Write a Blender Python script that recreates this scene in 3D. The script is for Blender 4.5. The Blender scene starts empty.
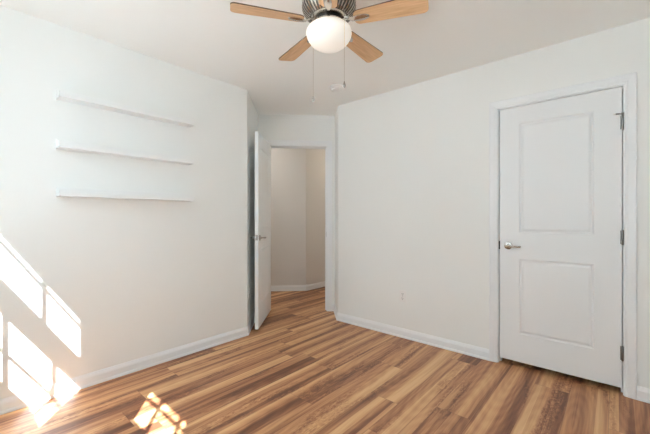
import bpy, bmesh, math, random
from mathutils import Vector, Matrix
S = bpy.context.scene
COL = S.collection
PI = math.pi

# ------------------------------------------------------------ camera
YAW = math.radians(41.27)
H_EYE = 1.175
cd = bpy.data.cameras.new('camera')
cam = bpy.data.objects.new('camera', cd)
COL.objects.link(cam)
cam.location = (0, 0, H_EYE)
cam.rotation_euler = (PI / 2, 0, YAW)
cd.sensor_width = 36
cd.lens = 332 / 650 * 36
cd.clip_start = 0.02
S.camera = cam

# ------------------------------------------------------------ sky, sun, exposure
w = bpy.data.worlds.new('sky')
S.world = w
w.use_nodes = True
bg = w.node_tree.nodes['Background']
bg.inputs['Color'].default_value = (0.74, 0.89, 1.0, 1)
bg.inputs['Strength'].default_value = 5.2
sd = bpy.data.lights.new('sun', 'SUN')
sun = bpy.data.objects.new('sun', sd)
COL.objects.link(sun)
SUN_DIR = Vector((-1.309, 1.0, -1.54)).normalized()
sun.rotation_euler = SUN_DIR.to_track_quat('-Z', 'Y').to_euler()
sun.location = (3, -5, 5)
sd.energy = 38
sd.angle = 0.008
sd.color = (0.96, 0.985, 1.0)
S.view_settings.view_transform = 'Standard'
S.view_settings.look = 'None'
S.view_settings.gamma = 1
S.view_settings.use_curve_mapping = False
S.view_settings.exposure = 0.44
S.cycles.max_bounces = 14
S.cycles.diffuse_bounces = 10
S.cycles.transparent_max_bounces = 16
S.cycles.sample_clamp_indirect = 6

# ------------------------------------------------------------ room dimensions
XL, YR, CEIL = -2.763, 2.94, 2.44          # left wall plane, closet wall plane, ceiling
YW, XE = -0.25, 0.45                       # window wall, east wall
YLO, YUP, YOUT = -0.335, -0.385, -0.43     # lower sash, upper sash, outer face
N0, TL, TR = 4.14, -0.56, 0.395            # diagonal entry wall in (n, t)
JL, JR, DH = -0.437, 0.287, 2.05           # entry opening
q = math.sqrt(0.5)
def nt(n, t):
    return (q * (t - n), q * (t + n))

# window portals: they only tell Cycles where the sky comes in
# x from, x to, vertical bars, upper glass bottom, upper cross bar
WIN = ((-2.32, -1.405, (-2.02, -1.718), 1.714, 1.945), (-0.835, -0.095, (-0.488, -0.226), 1.605, 1.912))
WZ0, WZ1 = 0.908, 2.20
for (x0, x1, *_) in WIN:
    ld = bpy.data.lights.new('window_daylight', 'AREA')
    ld.shape = 'RECTANGLE'; ld.size = x1 - x0; ld.size_y = WZ1 - WZ0
    ld.cycles.is_portal = True
    lo = bpy.data.objects.new('window_daylight', ld)
    COL.objects.link(lo)
    lo.location = ((x0 + x1) / 2, YOUT - 0.01, (WZ0 + WZ1) / 2)
    lo.rotation_euler = (PI / 2, 0, 0)     # shines towards +Y
    lo.rotation_euler = Vector((0, 1, 0)).to_track_quat('-Z', 'Z').to_euler()

# ------------------------------------------------------------ materials
def mat(name, color, rough=0.5, metal=0.0, spec=0.5):
    m = bpy.data.materials.new(name); m.use_nodes = True
    b = m.node_tree.nodes['Principled BSDF']
    b.inputs['Base Color'].default_value = (*color, 1)
    b.inputs['Roughness'].default_value = rough
    b.inputs['Metallic'].default_value = metal
    b.inputs['Specular IOR Level'].default_value = spec
    return m
def N(m, typ, **kw):
    n = m.node_tree.nodes.new(typ)
    for k, v in kw.items(): setattr(n, k, v)
    return n
def L(m, a, b): m.node_tree.links.new(a, b)
def math_n(m, op, a, b=None):
    n = N(m, 'ShaderNodeMath', operation=op)
    for i, v in enumerate((a, b)):
        if v is None: continue
        if isinstance(v, (int, float)): n.inputs[i].default_value = v
        else: L(m, v, n.inputs[i])
    return n.outputs[0]

def painted(name, color, rough, bump=0.02, scale=220, spec=0.3):
    m = mat(name, color, rough, 0, spec)
    b = m.node_tree.nodes['Principled BSDF']
    tc = N(m, 'ShaderNodeTexCoord')
    nz = N(m, 'ShaderNodeTexNoise'); nz.inputs['Scale'].default_value = scale; nz.inputs['Detail'].default_value = 3
    L(m, tc.outputs['Object'], nz.inputs['Vector'])
    bp = N(m, 'ShaderNodeBump'); bp.inputs['Strength'].default_value = bump; bp.inputs['Distance'].default_value = 0.01
    L(m, nz.outputs['Fac'], bp.inputs['Height']); L(m, bp.outputs['Normal'], b.inputs['Normal'])
    n2 = N(m, 'ShaderNodeTexNoise'); n2.inputs['Scale'].default_value = 1.3; n2.inputs['Detail'].default_value = 2
    L(m, tc.outputs['Object'], n2.inputs['Vector'])
    mx = N(m, 'ShaderNodeMix', data_type='RGBA')
    mx.inputs[6].default_value = (*color, 1)
    mx.inputs[7].default_value = (*[c * 0.985 for c in color], 1)
    L(m, n2.outputs['Fac'], mx.inputs[0]); L(m, mx.outputs[2], b.inputs['Base Color'])
    return m
WALL = painted('wall_paint', (0.868, 0.889, 0.877), 0.75)
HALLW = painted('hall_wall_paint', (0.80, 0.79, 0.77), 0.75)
CEILM = painted('ceiling_paint', (0.93, 0.942, 0.93), 0.9)
TRIM = painted('trim_paint', (0.865, 0.893, 0.91), 0.35, 0.0, spec=0.5)
DOORM = painted('door_paint', (0.85, 0.88, 0.895), 0.4, 0.03, 90, spec=0.5)
SHELFM = painted('shelf_paint', (0.86, 0.88, 0.88), 0.45, 0.0)
PLAST = mat('white_plastic', (0.86, 0.86, 0.85), 0.35)
SLOT = mat('dark_slot', (0.03, 0.03, 0.03), 0.6)
NICKEL = mat('brushed_nickel', (0.55, 0.51, 0.46), 0.24, 1.0)
NICKD = mat('dark_nickel', (0.42, 0.40, 0.37), 0.22, 1.0)
BLACKM = mat('black_metal', (0.02, 0.02, 0.02), 0.5, 0.4)
VENTM = mat('vent_mesh_metal', (0.10, 0.095, 0.085), 0.4, 0.8)
SATIN = mat('satin_nickel', (0.30, 0.29, 0.28), 0.3, 1.0)

# laminate planks run along Y; 20 cm wide, 1.22 m long
def floor_mat():
    m = mat('plank_floor', (0.5, 0.3, 0.15), 0.42, 0, 0.4)
    b = m.node_tree.nodes['Principled BSDF']
    tc = N(m, 'ShaderNodeTexCoord')
    sp = N(m, 'ShaderNodeSeparateXYZ'); L(m, tc.outputs['Object'], sp.inputs[0])
    u = math_n(m, 'DIVIDE', math_n(m, 'ADD', sp.outputs['X'], 10.033), 0.20)
    i = math_n(m, 'FLOOR', u); fu = math_n(m, 'FRACT', u)
    wn = N(m, 'ShaderNodeTexWhiteNoise', noise_dimensions='1D'); L(m, i, wn.inputs['W'])
    v = math_n(m, 'ADD', math_n(m, 'DIVIDE', math_n(m, 'ADD', sp.outputs['Y'], 10), 1.22), wn.outputs['Value'])
    j = math_n(m, 'FLOOR', v); fv = math_n(m, 'FRACT', v)
    cid = math_n(m, 'ADD', math_n(m, 'MULTIPLY', i, 8.67), math_n(m, 'MULTIPLY', j, 3.77))
    wr = N(m, 'ShaderNodeTexWhiteNoise', noise_dimensions='1D'); L(m, cid, wr.inputs['W'])
    rnd = wr.outputs['Value']
    sep = N(m, 'ShaderNodeSeparateColor'); L(m, wr.outputs['Color'], sep.inputs[0])
    # plank-local coords shifted by the plank id
    def vec(sx, sy, warp=None):
        x = math_n(m, 'MULTIPLY', sp.outputs['X'], sx)
        if warp is not None: x = math_n(m, 'ADD', x, warp)
        y = math_n(m, 'MULTIPLY', sp.outputs['Y'], sy)
        c = N(m, 'ShaderNodeCombineXYZ'); L(m, x, c.inputs[0]); L(m, y, c.inputs[1])
        L(m, math_n(m, 'MULTIPLY', cid, 1.37), c.inputs[2]); return c.outputs[0]
    def noise(vc, det=3, rough=0.5, dist=0.0):
        n = N(m, 'ShaderNodeTexNoise'); n.inputs['Scale'].default_value = 1
        n.inputs['Detail'].default_value = det; n.inputs['Roughness'].default_value = rough
        n.inputs['Distortion'].default_value = dist
        L(m, vc, n.inputs['Vector']); return n.outputs['Fac']
    wob = math_n(m, 'MULTIPLY', math_n(m, 'SUBTRACT', noise(vec(3, 1.2), 2), 0.5), 0.9)
    big = noise(vec(13, 0.36, wob), 2, 0.5, 0.15)            # broad streaks a few cm wide
    med = noise(vec(46, 0.7, wob), 3, 0.6, 0.2)
    fine = noise(vec(110, 3.0), 3, 0.6)
    # cathedral rings
    rg = N(m, 'ShaderNodeTexWave', wave_type='RINGS', rings_direction='Z')
    rg.inputs['Scale'].default_value = 0.55; rg.inputs['Distortion'].default_value = 3.0
    rg.inputs['Detail'].default_value = 3; rg.inputs['Detail Scale'].default_value = 1.2
    cx = math_n(m, 'MULTIPLY', math_n(m, 'SUBTRACT', fu, math_n(m, 'ADD', math_n(m, 'MULTIPLY', sep.outputs[1], 0.6), 0.2)), 5.0)
    cy = math_n(m, 'MULTIPLY', math_n(m, 'SUBTRACT', fv, sep.outputs[2]), 5.0)
    cc = N(m, 'ShaderNodeCombineXYZ'); L(m, cx, cc.inputs[0]); L(m, cy, cc.inputs[1]); L(m, cid, cc.inputs[2])
    L(m, cc.outputs[0], rg.inputs['Vector'])
    # every plank is printed as a few straight strips of uneven tone
    k_ = math_n(m, 'FLOOR', math_n(m, 'ADD', math_n(m, 'MULTIPLY', fu, math_n(m, 'ADD', 2.0, math_n(m, 'MULTIPLY', sep.outputs[1], 2.0))), sep.outputs[2]))
    ws = N(m, 'ShaderNodeTexWhiteNoise', noise_dimensions='1D'); L(m, math_n(m, 'ADD', math_n(m, 'MULTIPLY', cid, 2.13), math_n(m, 'MULTIPLY', k_, 5.7)), ws.inputs['W'])
    t = math_n(m, 'ADD', math_n(m, 'MULTIPLY', math_n(m, 'SUBTRACT', big, 0.5), 1.95), 0.54)
    t = math_n(m, 'ADD', t, math_n(m, 'MULTIPLY', math_n(m, 'SUBTRACT', ws.outputs['Value'], 0.5), 0.50))
    t = math_n(m, 'ADD', t, math_n(m, 'MULTIPLY', math_n(m, 'SUBTRACT', med, 0.5), 0.7))
    t = math_n(m, 'ADD', t, math_n(m, 'MULTIPLY', math_n(m, 'SUBTRACT', rnd, 0.5), 0.06))
    t = math_n(m, 'ADD', t, math_n(m, 'MULTIPLY', math_n(m, 'SUBTRACT', fine, 0.5), 0.34))
    t = math_n(m, 'ADD', t, math_n(m, 'MULTIPLY', math_n(m, 'SUBTRACT', rg.outputs['Fac'], 0.5), 0.08))
    # dark heartwood patches with curly ring grain
    hm = N(m, 'ShaderNodeMapRange', interpolation_type='SMOOTHSTEP'); L(m, noise(vec(8, 1.1, wob), 2, 0.5, 0.6), hm.inputs[0])
    hm.inputs[1].default_value = 0.50; hm.inputs[2].default_value = 0.66; hm.inputs[3].default_value = 0; hm.inputs[4].default_value = 1
    curl = noise(vec(46, 16, math_n(m, 'MULTIPLY', wob, 3.0)), 2, 0.6, 2.2)
    t = math_n(m, 'SUBTRACT', t, math_n(m, 'MULTIPLY', hm.outputs[0], math_n(m, 'ADD', 0.06, math_n(m, 'MULTIPLY', math_n(m, 'SUBTRACT', curl, 0.38), 1.1))))
    cr = N(m, 'ShaderNodeValToRGB'); e = cr.color_ramp
    e.elements[0].position = 0.0; e.elements[0].color = (0.14, 0.052, 0.027, 1)
    e.elements[1].position = 1.0; e.elements[1].color = (0.70, 0.44, 0.225, 1)
    for p, c in ((0.22, (0.235, 0.095, 0.046)), (0.42, (0.39, 0.178, 0.083)), (0.62, (0.54, 0.282, 0.135)), (0.8, (0.63, 0.366, 0.18))):
        k = e.elements.new(p); k.color = (*c, 1)
    L(m, t, cr.inputs['Fac'])
    # seams
    du = math_n(m, 'MINIMUM', fu, math_n(m, 'SUBTRACT', 1.0, fu))
    dv = math_n(m, 'MINIMUM', fv, math_n(m, 'SUBTRACT', 1.0, fv))
    s1 = math_n(m, 'LESS_THAN', du, 0.006); s2 = math_n(m, 'LESS_THAN', dv, 0.0012)
    sm = math_n(m, 'MAXIMUM', s1, s2)
    mx = N(m, 'ShaderNodeMix', data_type='RGBA')
    L(m, math_n(m, 'MULTIPLY', sm, 0.45), mx.inputs[0]); L(m, cr.outputs['Color'], mx.inputs[6])
    mx.inputs[7].default_value = (0.10, 0.05, 0.03, 1)
    L(m, mx.outputs[2], b.inputs['Base Color'])
    rr = N(m, 'ShaderNodeMapRange'); L(m, fine, rr.inputs[0]); rr.inputs[3].default_value = 0.36; rr.inputs[4].default_value = 0.5
    L(m, rr.outputs[0], b.inputs['Roughness'])
    return m
FLOORM = floor_mat()

def blade_mat():
    m = mat('blade_wood', (0.6, 0.35, 0.18), 0.4, 0, 0.3)
    b = m.node_tree.nodes['Principled BSDF']
    tc = N(m, 'ShaderNodeTexCoord'); mp = N(m, 'ShaderNodeMapping'); mp.inputs['Scale'].default_value = (6, 90, 6)
    nz = N(m, 'ShaderNodeTexNoise'); nz.inputs['Scale'].default_value = 1; nz.inputs['Detail'].default_value = 4
    L(m, tc.outputs['Object'], mp.inputs[0]); L(m, mp.outputs[0], nz.inputs['Vector'])
    cr = N(m, 'ShaderNodeValToRGB')
    cr.color_ramp.elements[0].position = 0.3; cr.color_ramp.elements[0].color = (0.56, 0.335, 0.175, 1)
    cr.color_ramp.elements[1].position = 0.7; cr.color_ramp.elements[1].color = (0.74, 0.49, 0.28, 1)
    L(m, nz.outputs['Fac'], cr.inputs[0]); L(m, cr.outputs[0], b.inputs['Base Color'])
    return m
BLADE = blade_mat()
BLADEEDGE = mat('blade_edge', (0.09, 0.05, 0.03), 0.5)

def glow_mat(name, col, e):
    m = mat(name, (0.9, 0.88, 0.84), 0.3)
    b = m.node_tree.nodes['Principled BSDF']
    b.inputs['Emission Color'].default_value = (*col, 1); b.inputs['Emission Strength'].default_value = e
    return m
OPAL = glow_mat('opal_glass', (1.0, 0.88, 0.72), 0.22)
HALLGLOW = glow_mat('hall_lamp_glass', (1.0, 0.86, 0.68), 15.0)
HALLFILL = glow_mat('hall_fill_glow', (1.0, 0.95, 0.9), 12.0)  # neutral glow for the added hall fill lamp

def glass_mat():
    m = bpy.data.materials.new('window_glass'); m.use_nodes = True
    nt_ = m.node_tree; nt_.nodes.remove(nt_.nodes['Principled BSDF'])
    o = nt_.nodes['Material Output']
    tr = N(m, 'ShaderNodeBsdfTransparent'); gl = N(m, 'ShaderNodeBsdfGlossy'); gl.inputs['Roughness'].default_value = 0.02
    mx = N(m, 'ShaderNodeMixShader'); mx.inputs[0].default_value = 0.06
    L(m, tr.outputs[0], mx.inputs[1]); L(m, gl.outputs[0], mx.inputs[2]); L(m, mx.outputs[0], o.inputs['Surface'])
    return m
GLASS = glass_mat()
GROUNDM = painted('pale_concrete', (0.62, 0.62, 0.62), 0.95)
STUCCO = painted('outside_wall_paint', (0.7, 0.68, 0.64), 0.9)

# ------------------------------------------------------------ mesh helpers
def link(name, bm, m, parent=None, smooth=False, kind=None):
    bmesh.ops.recalc_face_normals(bm, faces=bm.faces)
    me = bpy.data.meshes.new(name); bm.to_mesh(me); bm.free()
    for mm in (m if isinstance(m, (list, tuple)) else [m]): me.materials.append(mm)
    if smooth:
        for p in me.polygons: p.use_smooth = True
        try: me.set_sharp_from_angle(angle=math.radians(38))
        except Exception: pass
    o = bpy.data.objects.new(name, me); COL.objects.link(o)
    if parent is not None: o.parent = parent
    if kind: o['kind'] = kind
    return o
def box(bm, x0, x1, y0, y1, z0, z1, bev=0.0):
    vs = [bm.verts.new(p) for p in ((x0,y0,z0),(x1,y0,z0),(x1,y1,z0),(x0,y1,z0),(x0,y0,z1),(x1,y0,z1),(x1,y1,z1),(x0,y1,z1))]
    fs = [bm.faces.new([vs[k] for k in f]) for f in ((0,3,2,1),(4,5,6,7),(0,1,5,4),(1,2,6,5),(2,3,7,6),(3,0,4,7))]
    if bev > 0:
        es = list({e for f in fs for e in f.edges})
        bmesh.ops.bevel(bm, geom=es, offset=bev, segments=2, affect='EDGES', profile=0.5)
def prism(bm, poly, z0, z1):
    a = [bm.verts.new((x, y, z0)) for x, y in poly]; b = [bm.verts.new((x, y, z1)) for x, y in poly]
    bm.faces.new(a[::-1]); bm.faces.new(b)
    for k in range(len(poly)):
        l = (k + 1) % len(poly); bm.faces.new((a[k], a[l], b[l], b[k]))
def lathe(bm, prof, seg=48, M=None):
    """prof: (r, z) from one end to the other; r = 0 closes the end"""
    rings = []
    for r, z in prof:
        if r < 1e-6: rings.append([bm.verts.new((0, 0, z))])
        else: rings.append([bm.verts.new((r*math.cos(2*PI*k/seg), r*math.sin(2*PI*k/seg), z)) for k in range(seg)])
    for a, b in zip(rings, rings[1:]):
        for k in range(seg):
            l = (k + 1) % seg
            if len(a) == 1 and len(b) == 1: continue
            if len(a) == 1: bm.faces.new((a[0], b[k], b[l]))
            elif len(b) == 1: bm.faces.new((a[k], a[l], b[0]))
            else: bm.faces.new((a[k], a[l], b[l], b[k]))
    if len(rings[0]) > 1: bm.faces.new(rings[0][::-1])
    if len(rings[-1]) > 1: bm.faces.new(rings[-1])
    if M is not None:
        vs = [v for r in rings for v in r]
        bmesh.ops.transform(bm, matrix=M, verts=vs)
def tube(bm, pts, rad, seg=10):
    """rad: number or one radius per point"""
    pts = [Vector(p) for p in pts]
    rad = [rad] * len(pts) if isinstance(rad, (int, float)) else rad
    rings = []
    up = None
    for k, p in enumerate(pts):
        a = pts[max(k-1, 0)]; b = pts[min(k+1, len(pts)-1)]
        d = (b - a).normalized()
        if up is None: up = d.orthogonal().normalized()
        up = (up - d * up.dot(d)).normalized(); s = d.cross(up)
        rings.append([bm.verts.new(p + rad[k]*(math.cos(2*PI*i/seg)*up + math.sin(2*PI*i/seg)*s)) for i in range(seg)])
    for a, b in zip(rings, rings[1:]):
        for i in range(seg):
            l = (i+1) % seg; bm.faces.new((a[i], a[l], b[l], b[i]))
    bm.faces.new(rings[0][::-1]); bm.faces.new(rings[-1])
def empty(name, loc, rot=(0,0,0)):
    o = bpy.data.objects.new(name, None); COL.objects.link(o)
    o.location = loc; o.rotation_euler = rot; o.empty_display_size = 0.1
    return o
def tag(o, label, cat, group=None):
    o['label'] = label; o['category'] = cat
    if group: o['group'] = group
    return o
def copy_tree(o, parent=None):
    c = o.copy(); COL.objects.link(c); c.parent = parent
    for ch in list(o.children): copy_tree(ch, c)
    return c

# ------------------------------------------------------------ shell
def wall(name, polys, m=WALL):
    bm = bmesh.new()
    for poly, z0, z1 in polys: prism(bm, poly, z0, z1)
    return link(name, bm, m, kind='structure')
def R_(x0, x1, y0, y1): return [(x0,y0),(x1,y0),(x1,y1),(x0,y1)]
def RNT(n0, n1, t0, t1): return [nt(n0,t0), nt(n1,t0), nt(n1,t1), nt(n0,t1)]

bm = bmesh.new(); box(bm, -5.0, XE + 0.12, YOUT, 5.7, -0.12, 0.0)
link('floor', bm, FLOORM, kind='structure')
bm = bmesh.new(); box(bm, -5.0, XE + 0.12, YOUT, 5.7, CEIL, CEIL + 0.12)
link('ceiling', bm, CEILM, kind='structure')
A = nt(3.3471, TL)
wall('wall_left', [([(XL, YW), A, (XL - 0.12, A[1]), (XL - 0.12, YW)], 0, CEIL)])
wall('wall_alcove_left', [([A, nt(N0, TL), nt(N0, TL - 0.10), nt(3.40, TL - 0.10)], 0, CEIL)])
wall('wall_back', [(RNT(N0, N0 + 0.115, -1.4, JL - 0.018), 0, CEIL), (RNT(N0, N0 + 0.115, JR + 0.018, TR + 0.12), 0, CEIL),
                   (RNT(N0, N0 + 0.115, JL - 0.018, JR + 0.018), DH + 0.018, CEIL)])
C = nt(math.sqrt(2) * YR - TR, TR)
wall('wall_alcove_right', [([C, nt(N0, TR), nt(N0, TR + 0.10), nt(3.80, TR + 0.10 + 0.0)], 0, CEIL)])
CX0, CX1, CDH = -0.716, 0.033, 2.041      # closet opening between jamb faces
wall('wall_right', [([C, (CX0 - 0.018, YR), (CX0 - 0.018, YR + 0.115), (C[0] + 0.07, YR + 0.115)], 0, CEIL),
                    (R_(CX1 + 0.018, XE + 0.12, YR, YR + 0.115), 0, CEIL),
                    (R_(CX0 - 0.018, CX1 + 0.018, YR, YR + 0.115), CDH + 0.018, CEIL)])
wall('wall_side', [(R_(XE, XE + 0.12, YW, YR), 0, CEIL)])
xs = [XL - 0.12, WIN[0][0], WIN[0][1], WIN[1][0], WIN[1][1], XE + 0.12]
wall('wall_rear', [(R_(xs[0], xs[1], YOUT, YW), 0, 2.75), (R_(xs[2], xs[3], YOUT, YW), 0, 2.75), (R_(xs[4], xs[5], YOUT, YW), 0, 2.75)]
     + [(R_(a, b, YOUT, YW), 0, WZ0) for a, b, *_ in WIN] + [(R_(a, b, YOUT, YW), WZ1, 2.75) for a, b, *_ in WIN])
# unseen eave added over the windows so its edge cuts the top of the sunlight
bm = bmesh.new(); box(bm, XL - 0.6, XE + 0.6, -0.80, YOUT - 0.001, 2.616, 2.75)
link('trim_sun_blocker', bm, STUCCO, kind='structure')
# closet interior
wall('wall_closet', [(R_(-0.95, 0.28, 3.60, 3.70), 0, CEIL), (R_(-1.05, -0.95, YR + 0.115, 3.70), 0, CEIL), (R_(0.28, 0.38, YR + 0.115, 3.70), 0, CEIL)])
# hall beyond the entry
HN, HT = 5.31, 0.042
HC = nt(HN, HT)
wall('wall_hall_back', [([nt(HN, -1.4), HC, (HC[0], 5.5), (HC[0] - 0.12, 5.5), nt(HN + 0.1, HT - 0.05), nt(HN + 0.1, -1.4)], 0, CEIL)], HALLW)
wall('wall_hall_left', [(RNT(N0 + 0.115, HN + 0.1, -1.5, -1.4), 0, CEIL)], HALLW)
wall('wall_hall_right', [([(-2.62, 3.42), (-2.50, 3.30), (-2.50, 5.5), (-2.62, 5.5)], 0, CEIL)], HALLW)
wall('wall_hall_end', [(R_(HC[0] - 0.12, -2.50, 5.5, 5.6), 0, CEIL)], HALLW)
# ground outdoors
bm = bmesh.new(); box(bm, -30, 30, -40, YOUT - 0.002, -0.6, -0.5)
link('ground', bm, GROUNDM, kind='structure')

# ------------------------------------------------------------ windows
def rect_frame(bm, x0, x1, z0, z1, w, y0, y1, wt=None, wb=None):
    wt = w if wt is None else wt; wb = w if wb is None else wb
    box(bm, x0, x0 + w, y0, y1, z0, z1); box(bm, x1 - w, x1, y0, y1, z0, z1)
    box(bm, x0 + w, x1 - w, y0, y1, z0, z0 + wb); box(bm, x0 + w, x1 - w, y0, y1, z1 - wt, z1)
for k, (x0, x1, bars, zg, zx) in enumerate(WIN):
    r = empty('window_%d' % (k + 1), ((x0+x1)/2, 0, 0)); r['kind'] = 'structure'
    ox = (x0 + x1) / 2
    def P(name, bm, m=TRIM):
        o = link(name, bm, m, r); o.location.x = -ox; return o
    # upper sash (outer track)
    bm = bmesh.new(); rect_frame(bm, x0 + 0.002, x1 - 0.002, 1.575, WZ1 - 0.002, 0.05, YUP - 0.014, YUP + 0.014, 0.045, zg - 1.575)
    P('upper_sash', bm)
    bm = bmesh.new()
    for b in bars: box(bm, b - 0.011, b + 0.011, YUP - 0.008, YUP + 0.008, zg, WZ1 - 0.047)
    box(bm, x0 + 0.052, x1 - 0.052, YUP - 0.006, YUP + 0.006, zx - 0.011, zx + 0.011)
    P('muntin', bm)
    bm = bmesh.new(); box(bm, x0 + 0.052, x1 - 0.052, YUP - 0.002, YUP + 0.002, zg, WZ1 - 0.047); P('pane', bm, GLASS)
    # lower sash (inner track)
    bm = bmesh.new(); rect_frame(bm, x0 + 0.002, x1 - 0.002, WZ0 + 0.002, 1.60, 0.05, YLO - 0.014, YLO + 0.014, 0.141, 0.055)
    P('lower_sash', bm)
    bm = bmesh.new()
    for b in bars: box(bm, b - 0.011, b + 0.011, YLO - 0.008, YLO + 0.008, WZ0 + 0.057, 1.459)
    box(bm, x0 + 0.052, x1 - 0.052, YLO - 0.006, YLO + 0.006, 1.215, 1.233)
    P('muntin', bm)
    bm = bmesh.new(); box(bm, x0 + 0.052, x1 - 0.052, YLO - 0.002, YLO + 0.002, WZ0 + 0.057, 1.459); P('pane', bm, GLASS)

# ------------------------------------------------------------ trim: casings and baseboards
CAS = [(0.000, 0.000), (0.000, 0.010), (0.006, 0.012), (0.016, 0.012), (0.022, 0.0145), (0.050, 0.0165), (0.060, 0.018), (0.065, 0.016), (0.065, 0.0)]
def casing(name, f, x0, x1, z1, width=0.068):
    """f maps (x, depth, z) to the world; depth grows into the room"""
    bm = bmesh.new(); s = width / 0.065
    rows = []
    for w_, d in CAS:
        w_ *= s
        rows.append([bm.verts.new(f(*p)) for p in ((x0-w_, d, 0), (x0-w_, d, z1+w_), (x1+w_, d, z1+w_), (x1+w_, d, 0))])
    for a, b in zip(rows, rows[1:]):
        for k in range(3): bm.faces.new((a[k], a[k+1], b[k+1], b[k]))
    bm.faces.new([r[0] for r in rows]); bm.faces.new([r[3] for r in rows][::-1])
    return link(name, bm, TRIM, kind='structure')
casing('trim_closet_casing', lambda x, d, z: (x, YR - d, z), CX0 - 0.006, CX1 + 0.006, CDH + 0.006, 0.060)
def fe(x, d, z):
    a = nt(N0 - d, x); return (a[0], a[1], z)
casing('trim_entry_casing', fe, JL - 0.006, JR + 0.006, DH + 0.006, 0.068)
def fh(x, d, z):
    a = nt(N0 + 0.115 + d, x); return (a[0], a[1], z)
casing('trim_hall_casing', fh, JL - 0.006, JR + 0.006, DH + 0.006, 0.068)
# jambs with stops
bm = bmesh.new()
for (a, b) in ((CX0 - 0.018, CX0), (CX1, CX1 + 0.018)): box(bm, a, b, YR, YR + 0.115, 0, CDH)
box(bm, CX0 - 0.018, CX1 + 0.018, YR, YR + 0.115, CDH, CDH + 0.018)
box(bm, CX0, CX0 + 0.01, YR + 0.046, YR + 0.08, 0, CDH - 0.01); box(bm, CX1 - 0.01, CX1, YR + 0.046, YR + 0.08, 0, CDH - 0.01)
box(bm, CX0, CX1, YR + 0.046, YR + 0.08, CDH - 0.01, CDH)
link('trim_closet_jamb', bm, TRIM, kind='structure')
bm = bmesh.new()
for n0, n1, t0, t1, z0, z1 in ((0, .115, JL-.018, JL, 0, DH), (0, .115, JR, JR+.018, 0, DH), (0, .115, JL-.018, JR+.018, DH, DH+.018),
                               (.042, .075, JL, JL+.01, 0, DH-.01), (.042, .075, JR-.01, JR, 0, DH-.01), (.042, .075, JL, JR, DH-.01, DH)):
    prism(bm, RNT(N0+n0, N0+n1, t0, t1), z0, z1)
link('trim_entry_jamb', bm, TRIM, kind='structure')

BASE = [(0.0, 0.0), (0.019, 0.0), (0.019, 0.008), (0.0165, 0.015), (0.0125, 0.019), (0.0125, 0.060), (0.0105, 0.066), (0.0085, 0.072), (0.0055, 0.078), (0.004, 0.084), (0.0, 0.086)]
def baseboards(names, path, m=TRIM):
    """room on the left of the walking direction; one object per wall"""
    P = [Vector(p) for p in path]
    nrm = []
    for a, b in zip(P, P[1:]):
        d = (b - a).normalized(); nrm.append(Vector((-d.y, d.x)))
    off = []
    for k in range(len(P)):
        if k == 0: o = nrm[0]
        elif k == len(P) - 1: o = nrm[-1]
        else:
            o = (nrm[k-1] + nrm[k]).normalized(); o = o / o.dot(nrm[k])
        off.append(o)
    for k, nm in enumerate(names):
        bm = bmesh.new(); r = []
        for e in (k, k + 1):
            r.append([bm.verts.new((P[e].x + off[e].x * d, P[e].y + off[e].y * d, z)) for d, z in BASE])
        for i in range(len(BASE) - 1): bm.faces.new((r[0][i], r[1][i], r[1][i+1], r[0][i+1]))
        bm.faces.new(r[0]); bm.faces.new(r[1][::-1])
        link(nm, bm, m, kind='structure')
# walk so that the room lies on the left
baseboards(['baseboard_back_left', 'baseboard_alcove_left', 'baseboard_left', 'baseboard_rear', 'baseboard_side', 'baseboard_right_corner'],
           [nt(N0, JL - 0.074), nt(N0, TL), A, (XL, YW), (XE, YW), (XE, YR), (CX1 + 0.066, YR)])
baseboards(['baseboard_right', 'baseboard_alcove_right', 'baseboard_back_right'],
           [(CX0 - 0.066, YR), C, nt(N0, TR), nt(N0, JR + 0.074)])
baseboards(['baseboard_hall_side', 'baseboard_hall_back'], [(HC[0], 5.5), HC, nt(HN, -1.4)])

# ------------------------------------------------------------ doors
def slab(w_, z0, z1, side, panels, th=0.035):
    """x from 0 (hinge) towards side*w_, front face y = 0, back face y = th, moulded panels on both faces"""
    bm = bmesh.new()
    xs_ = [0.0, panels[0][0], panels[0][1], w_]
    zs = [z0] + [v for p in panels for v in (p[2], p[3])] + [z1]
    prof = ((0.0, 0.0), (0.005, 0.0035), (0.010, 0.0065), (0.017, 0.0065), (0.028, 0.0015), (0.032, 0.001))
    for yb, sg in ((0.0, 1), (th, -1)):
        def V(x, d, z): return bm.verts.new((side * x, yb + sg * d, z))
        for i in range(3):
            for j in range(len(zs) - 1):
                if i == 1 and j % 2 == 1:
                    a, b, c, d_ = xs_[1], xs_[2], zs[j], zs[j+1]
                    rings = [[V(a+o, dp, c+o), V(b-o, dp, c+o), V(b-o, dp, d_-o), V(a+o, dp, d_-o)] for o, dp in prof]
                    for r0, r1 in zip(rings, rings[1:]):
                        for k in range(4):
                            l = (k+1) % 4; bm.faces.new((r0[k], r0[l], r1[l], r1[k]))
                    bm.faces.new(rings[-1])
                else:
                    bm.faces.new((V(xs_[i], 0, zs[j]), V(xs_[i+1], 0, zs[j]), V(xs_[i+1], 0, zs[j+1]), V(xs_[i], 0, zs[j+1])))
    for xa, xb in ((0, 0), (w_, w_)):
        bm.faces.new([bm.verts.new((side*xa, y, z)) for y, z in ((0, z0), (th, z0), (th, z1), (0, z1))])
    for z in (z0, z1):
        bm.faces.new([bm.verts.new((side*x, y, z)) for x, y in ((0, 0), (w_, 0), (w_, th), (0, th))])
    bmesh.ops.remove_doubles(bm, verts=bm.verts, dist=1e-5)
    return bm
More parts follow.
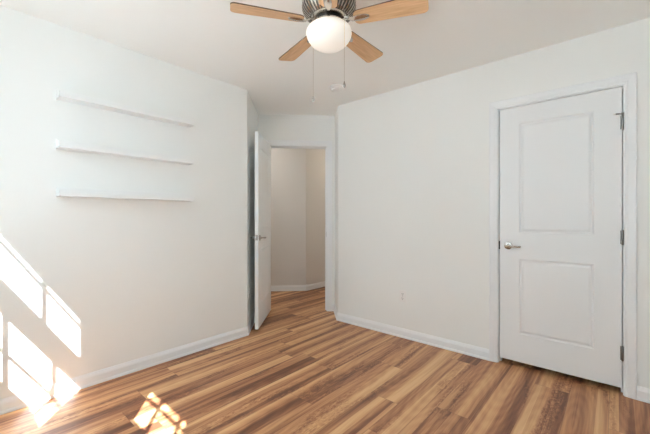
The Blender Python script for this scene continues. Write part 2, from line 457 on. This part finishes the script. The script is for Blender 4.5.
def lever_set(x, z, th, side, m, parent, rose_r=0.030):
    """round rose with lever on both faces, levers point to the hinge"""
    for y, s in ((0, -1), (th, 1)):
        rt = Matrix.Translation((side*x, y, z)) @ Matrix.Rotation(-s * PI / 2, 4, 'X')   # local +z -> s*y
        bm = bmesh.new()
        lathe(bm, [(rose_r, 0), (rose_r, 0.004), (rose_r*0.93, 0.008), (rose_r*0.6, 0.010), (0.011, 0.011), (0.0095, 0.03), (0.0, 0.03)], 32, rt)
        r = link('rose', bm, m, parent, True)
        bm = bmesh.new()
        pts = [(side*x, y + s*0.026, z), (side*x, y + s*0.046, z), (side*(x-0.012), y + s*0.053, z-0.001), (side*(x-0.04), y + s*0.052, z-0.003),
               (side*(x-0.070), y + s*0.050, z-0.004), (side*(x-0.090), y + s*0.047, z-0.002), (side*(x-0.097), y + s*0.045, z-0.001)]
        tube(bm, pts, [0.009, 0.009, 0.010, 0.0082, 0.0075, 0.0075, 0.004], 12)
        link('lever', bm, m, r, True)
def hinge(x, y, z, side, parent, ysgn=-1):
    bm = bmesh.new()
    lathe(bm, [(0.0, -0.052), (0.004, -0.050), (0.0065, -0.046), (0.0065, 0.046), (0.004, 0.050), (0.0, 0.052)], 14,
          Matrix.Translation((x, y - 0.0065, z)))
    box(bm, x - 0.012, x + 0.006, y - 0.003, y + 0.0005, z - 0.045, z + 0.045)
    for dz in (-0.027, -0.009, 0.009, 0.027):
        lathe(bm, [(0.007, -0.0006), (0.007, 0.0006)], 14, Matrix.Translation((x, y - 0.0065, z + dz)))
    return link('hinge', bm, SATIN, parent, True)

# closet door: hinged at its right, closed
d1 = empty('door_1', (CX1 - 0.005, YR + 0.004, 0)); d1['kind'] = 'structure'
CW = (CX1 - CX0) - 0.013
link('slab', slab(CW, 0.045, CDH - 0.004, -1, [(0.144, CW - 0.138, 0.262, 0.848), (0.144, CW - 0.138, 1.052, 1.905)]), DOORM, d1)
lever_set(CW - 0.062, 0.948, 0.035, -1, NICKD, d1)
for z in (1.80, 1.04, 0.275): hinge(0.003, 0.0, z, -1, d1)
bm = bmesh.new()      # hinge-pin stop: arm with rubber tip on the top hinge
tube(bm, [(0.003, -0.007, 1.854), (-0.014, -0.018, 1.856)], 0.004, 8); tube(bm, [(-0.014, -0.018, 1.856), (-0.032, -0.022, 1.856)], [0.0055, 0.0055], 10)
box(bm, -0.004, 0.012, -0.014, 0.0, 1.850, 1.862, 0.002)
st = link('hinge_pin_stop', bm, SATIN, d1, True)
bm = bmesh.new(); tube(bm, [(-0.032, -0.022, 1.856), (-0.044, -0.022, 1.856)], [0.0062, 0.0055], 10)
link('rubber_tip', bm, PLAST, st, True)
bm = bmesh.new(); box(bm, -CW - 0.007, -CW + 0.003, -0.0015, 0.02, 0.915, 0.982)
link('latch_plate', bm, SLOT, d1)

# entry door: hinged on the left, standing open into the room
piv = nt(N0 - 0.004, JL + 0.003)
d2 = empty('door_2', (piv[0], piv[1], 0), (0, 0, math.radians(45 - 94.7))); d2['kind'] = 'structure'
EW = 0.718
link('slab', slab(EW, 0.030, DH - 0.004, 1, [(0.13, EW - 0.13, 0.262, 0.848), (0.13, EW - 0.13, 1.052, 1.905)]), DOORM, d2)
lever_set(EW - 0.06, 0.96, 0.035, 1, SATIN, d2)
for z in (1.80, 1.04, 0.275): hinge(-0.003, 0.0, z, 1, d2)
bm = bmesh.new(); box(bm, EW - 0.001, EW + 0.0015, 0.006, 0.029, 0.937, 0.993); box(bm, EW + 0.001, EW + 0.011, 0.011, 0.024, 0.957, 0.973, 0.002)
link('latch_plate', bm, SATIN, d2)
# strike plate on the right jamb
bm = bmesh.new(); prism(bm, RNT(N0 + 0.004, N0 + 0.036, JR - 0.0012, JR + 0.0), 0.925, 0.985)
sp_ = link('strike_plate', bm, SATIN); tag(sp_, 'small metal strike plate on the right jamb of the open doorway', 'strike plate')

# ------------------------------------------------------------ picture ledge shelves on the left wall
def make_shelf(z):
    t = empty('wall_shelf', (XL, 0.473, z))
    Ls, D = 0.897, 0.105
    bm = bmesh.new(); box(bm, 0.012, D, 0, Ls, 0.0, 0.012, 0.0015); link('shelf_board', bm, SHELFM, t)
    bm = bmesh.new(); box(bm, 0.0, 0.012, 0, Ls, 0.0, 0.062, 0.0015); link('back_plate', bm, SHELFM, t)
    bm = bmesh.new(); box(bm, D - 0.011, D, 0.0, Ls, 0.012, 0.036, 0.0015); link('front_lip', bm, SHELFM, t)
    return t
s0 = make_shelf(1.945); tag(s0, 'white wall ledge shelf on the left wall, highest of the three', 'shelf', 'white ledge shelves on the left wall')
s1 = copy_tree(s0); s1.location.z = 1.620; tag(s1, 'white wall ledge shelf on the left wall, between the highest and the lowest', 'shelf', 'white ledge shelves on the left wall')
s2 = copy_tree(s0); s2.location.z = 1.309; tag(s2, 'white wall ledge shelf on the left wall, lowest of the three', 'shelf', 'white ledge shelves on the left wall')

# ------------------------------------------------------------ wall outlets
def make_outlet(loc, rz):
    """plate in local XZ, facing local -Y"""
    t = empty('wall_outlet', loc, (0, 0, rz))
    bm = bmesh.new(); box(bm, -0.035, 0.035, -0.0055, 0.0, -0.0575, 0.0575, 0.0025); link('cover_plate', bm, PLAST, t)
    for dz in (0.021, -0.021):
        bm = bmesh.new(); lathe(bm, [(0.0, 0), (0.0165, 0), (0.0165, 0.0035), (0.015, 0.0045), (0.0, 0.0045)], 24,
                                Matrix.Translation((0, -0.0045, dz)) @ Matrix.Rotation(PI/2, 4, 'X'))
        r = link('receptacle', bm, PLAST, t, True)
        bm = bmesh.new()
        box(bm, -0.008, -0.005, -0.0096, -0.0085, dz - 0.001, dz + 0.008); box(bm, 0.005, 0.008, -0.0096, -0.0085, dz - 0.001, dz + 0.008)
        lathe(bm, [(0.0, 0), (0.0027, 0), (0.0027, 0.0006), (0.0, 0.0006)], 10, Matrix.Translation((0, -0.009, dz - 0.008)) @ Matrix.Rotation(PI/2, 4, 'X'))
        link('slot', bm, SLOT, r)
    bm = bmesh.new(); lathe(bm, [(0.0, 0), (0.003, 0), (0.003, 0.001), (0.0, 0.001)], 10, Matrix.Translation((0, -0.0055, 0)) @ Matrix.Rotation(PI/2, 4, 'X'))
    link('screw', bm, SATIN, t)
    return t
tag(make_outlet((-1.567, YR, 0.402), 0), 'white duplex outlet low on the wall left of the closed panelled door', 'outlet')
p = nt(3.44, TL)
tag(make_outlet((p[0], p[1], 0.40), math.radians(135)), 'white outlet low on the dim alcove wall behind the open door', 'outlet')

# ------------------------------------------------------------ smoke detector
t = empty('smoke_detector', (-2.045, 2.50, CEIL))
bm = bmesh.new(); lathe(bm, [(0.068, 0.0), (0.068, -0.010), (0.064, -0.014), (0.0, -0.014)][::-1], 40); link('mounting_base', bm, PLAST, t, True)
bm = bmesh.new(); lathe(bm, [(0.0, -0.038), (0.018, -0.038), (0.034, -0.035), (0.048, -0.027), (0.054, -0.018), (0.054, -0.014)], 40)
for k in range(20):
    a = 2*PI*k/20
    M_ = Matrix.Rotation(a, 4, 'Z')
    vs0 = len(bm.verts); box(bm, 0.040, 0.0545, -0.0022, 0.0022, -0.032, -0.016)
    bm.verts.ensure_lookup_table(); bmesh.ops.transform(bm, matrix=M_, verts=bm.verts[vs0:])
link('sensor_dome', bm, PLAST, t, True)
tag(t, 'small round white smoke detector on the ceiling near the doorway alcove', 'smoke detector')

# ------------------------------------------------------------ ceiling fan
FX, FY = -1.2115, 1.414
fan = empty('ceiling_fan', (FX, FY, CEIL))
tag(fan, 'brushed nickel ceiling fan with five light wood blades and a white globe light', 'ceiling fan')
def Z(z): return z - CEIL
bm = bmesh.new()
HP = [(0.0, 2.4395), (0.125, 2.4395), (0.148, 2.428), (0.151, 2.41), (0.151, 2.360), (0.146, 2.338), (0.134, 2.317), (0.118, 2.300), (0.100, 2.287), (0.088, 2.281), (0.082, 2.281), (0.0, 2.281)]
lathe(bm, [(r, Z(z)) for r, z in HP], 64)
hs = link('motor_housing', bm, NICKEL, fan, True)
# raised louvre ribs around the curved underside of the housing
bm = bmesh.new()
RP = [(0.1490, 2.352), (0.1455, 2.334), (0.1340, 2.314), (0.1185, 2.2985), (0.104, 2.288)]
for k in range(44):
    a = 2*PI*k/44
    for (r0, z0), (r1, z1) in zip(RP, RP[1:]):
        vs = []
        for (r, z) in ((r0, z0), (r1, z1)):
            for dz_, rr in ((0, 0), (-0.0035, 0.0035)):
                wd = 0.0042 * (r / 0.148)
                for sg in (-1, 1):
                    x, y = r + rr, sg * wd
                    vs.append(bm.verts.new((x*math.cos(a) - y*math.sin(a), x*math.sin(a) + y*math.cos(a), Z(z + dz_))))
        for f in ((2, 3, 7, 6), (0, 2, 6, 4), (1, 5, 7, 3), (0, 1, 3, 2), (4, 6, 7, 5), (0, 4, 5, 1)): bm.faces.new([vs[i] for i in f])
link('louvre_ring', bm, NICKEL, hs)
bm = bmesh.new(); RD = [(0.1498, 2.354), (0.1462, 2.3375), (0.1340, 2.3165), (0.1182, 2.2998), (0.101, 2.287)]
lathe(bm, [(r * 1.002, Z(z - 0.0012)) for r, z in RD] , 64)
bmesh.ops.delete(bm, geom=[f for f in bm.faces if len(f.verts) > 4], context='FACES_ONLY')
link('vent_band', bm, VENTM, hs, True)
bm = bmesh.new(); lathe(bm, [(0.0, Z(2.282)), (0.070, Z(2.282)), (0.070, Z(2.262)), (0.0, Z(2.262))], 48); link('flywheel', bm, BLACKM, fan, True)
bm = bmesh.new(); lathe(bm, [(0.0, Z(2.266)), (0.060, Z(2.266)), (0.080, Z(2.262)), (0.087, Z(2.256)), (0.087, Z(2.247)), (0.081, Z(2.241)), (0.0, Z(2.241))], 48)
fit = link('light_fitter', bm, NICKEL, fan, True)
for k in range(3):
    bm = bmesh.new(); a = 2*PI*k/3 + 0.5
    tube(bm, [(0.080*math.cos(a), 0.080*math.sin(a), Z(2.2505)), (0.095*math.cos(a), 0.095*math.sin(a), Z(2.2505))], 0.004, 10)
    link('thumb_screw', bm, NICKEL, fit, True)
bm = bmesh.new()
GP = [(0.080, 2.246), (0.090, 2.243), (0.106, 2.237), (0.119, 2.226), (0.126, 2.211), (0.1275, 2.199), (0.124, 2.184), (0.114, 2.165), (0.100, 2.148), (0.081, 2.134), (0.057, 2.124), (0.030, 2.118), (0.0, 2.116)]
lathe(bm, [(r, Z(z)) for r, z in GP], 56)
link('globe', bm, OPAL, fan, True)

def blade_outline():
    r0, r1, w0, w1 = 0.145, 0.533, 0.048, 0.064
    pts = []
    for k in range(7):
        a = PI/2 + PI/2 * k/6   # root corner
        pts.append((r0 + 0.03 + 0.03*math.cos(a), w0 - 0.03 + 0.03*math.sin(a)))
    for k in range(7):
        a = PI + PI/2 * k/6
        pts.append((r0 + 0.03 + 0.03*math.cos(a), -w0 + 0.03 + 0.03*math.sin(a)))
    for k in range(7):
        a = -PI/2 + PI/2 * k/6
        pts.append((r1 - 0.028 + 0.028*math.cos(a), -w1 + 0.028 + 0.028*math.sin(a)))
    for k in range(7):
        a = PI/2 * k/6
        pts.append((r1 - 0.028 + 0.028*math.cos(a), w1 - 0.028 + 0.028*math.sin(a)))
    return pts
def make_blade():
    bm = bmesh.new(); o_ = blade_outline()
    a = [bm.verts.new((x, y, -0.003)) for x, y in o_]; b = [bm.verts.new((x, y, 0.003)) for x, y in o_]
    bm.faces.new(a[::-1]); bm.faces.new(b)
    for k in range(len(o_)):
        l = (k+1) % len(o_); f = bm.faces.new((a[k], a[l], b[l], b[k])); f.material_index = 1
    bl = link('blade', bm, [BLADE, BLADEEDGE], fan)
    # blade iron: arm from the flywheel out to a rounded foot under the blade
    bm = bmesh.new()
    st_ = [(0.062, 0.020, 0.011), (0.085, 0.019, 0.009), (0.110, 0.004, 0.010), (0.135, -0.009, 0.013), (0.150, -0.010, 0.018), (0.172, -0.0105, 0.021), (0.200, -0.0105, 0.022), (0.220, -0.0095, 0.014), (0.230, -0.008, 0.006)]
    rings = []
    for x, z, hw in st_:
        rings.append([bm.verts.new((x, y, z + dz)) for y, dz in ((-hw, 0.003), (-hw*0.7, -0.002), (0, -0.004), (hw*0.7, -0.002), (hw, 0.003), (0, 0.0035))])
    for r0, r1 in zip(rings, rings[1:]):
        for k in range(6):
            l = (k+1) % 6; bm.faces.new((r0[k], r0[l], r1[l], r1[k]))
    bm.faces.new(rings[0][::-1]); bm.faces.new(rings[-1])
    link('blade_iron', bm, NICKEL, bl, True)
    return bl
PITCH = math.radians(-12)
b0 = make_blade()
for k in range(5):
    b_ = b0 if k == 0 else copy_tree(b0, fan)
    ang = math.radians(237.04 - 72*k)
    b_.matrix_local = Matrix.Translation((0, 0, Z(2.262))) @ Matrix.Rotation(ang, 4, 'Z') @ Matrix.Rotation(PITCH, 4, 'X')

def make_chain(lx, lz_):
    """lx lateral, lz_ depth in camera-facing axes"""
    Rv = Vector((math.cos(YAW), math.sin(YAW), 0)); Fv = Vector((-math.sin(YAW), math.cos(YAW), 0))
    o_ = Rv*lx + Fv*lz_; d = o_.normalized()
    bm = bmesh.new()
    tube(bm, [d*0.07 + Vector((0,0,Z(2.274))), d*0.098 + Vector((0,0,Z(2.276))), o_*0.97 + Vector((0,0,Z(2.272))), o_ + Vector((0,0,Z(2.262))), o_ + Vector((0,0,Z(1.885)))], 0.0009, 6)
    z = 2.255
    ch = link('pull_chain', bm, NICKEL, fan)
    bm = bmesh.new()
    lathe(bm, [(0.0, Z(1.893)), (0.0025, Z(1.890)), (0.004, Z(1.882)), (0.0068, Z(1.872)), (0.0068, Z(1.864)), (0.004, Z(1.858)), (0.0, Z(1.857))], 16, Matrix.Translation(o_))
    link('chain_fob', bm, NICKD, ch, True)
make_chain(0.080, -0.110)
make_chain(-0.092, 0.105)

# ------------------------------------------------------------ hall ceiling lamp and added fill lamp
t = empty('hall_ceiling_lamp', (-3.30, 4.75, CEIL))
bm = bmesh.new(); lathe(bm, [(0.0, 0), (0.15, 0), (0.15, -0.02), (0.0, -0.02)], 40); link('lamp_base', bm, NICKEL, t, True)
bm = bmesh.new(); lathe(bm, [(0.14, -0.02), (0.138, -0.04), (0.12, -0.065), (0.08, -0.085), (0.04, -0.093), (0.0, -0.095)], 40); link('lamp_shade', bm, HALLGLOW, t, True)
tag(t, 'round flush ceiling lamp glowing warm in the hall beyond the open door', 'ceiling lamp', 'hall ceiling lamps')
fill_lamp = copy_tree(t)  # second lamp, out of view, added to brighten the left part of the hall
for c in fill_lamp.children:
    if c.name.startswith('lamp_shade'): c.data = c.data.copy(); c.data.materials[0] = HALLFILL
p = nt(4.78, -0.85); fill_lamp.location = (p[0], p[1], CEIL)
tag(fill_lamp, 'added unseen fill lamp in the hall, behind the wall left of the doorway', 'ceiling lamp', 'hall ceiling lamps')
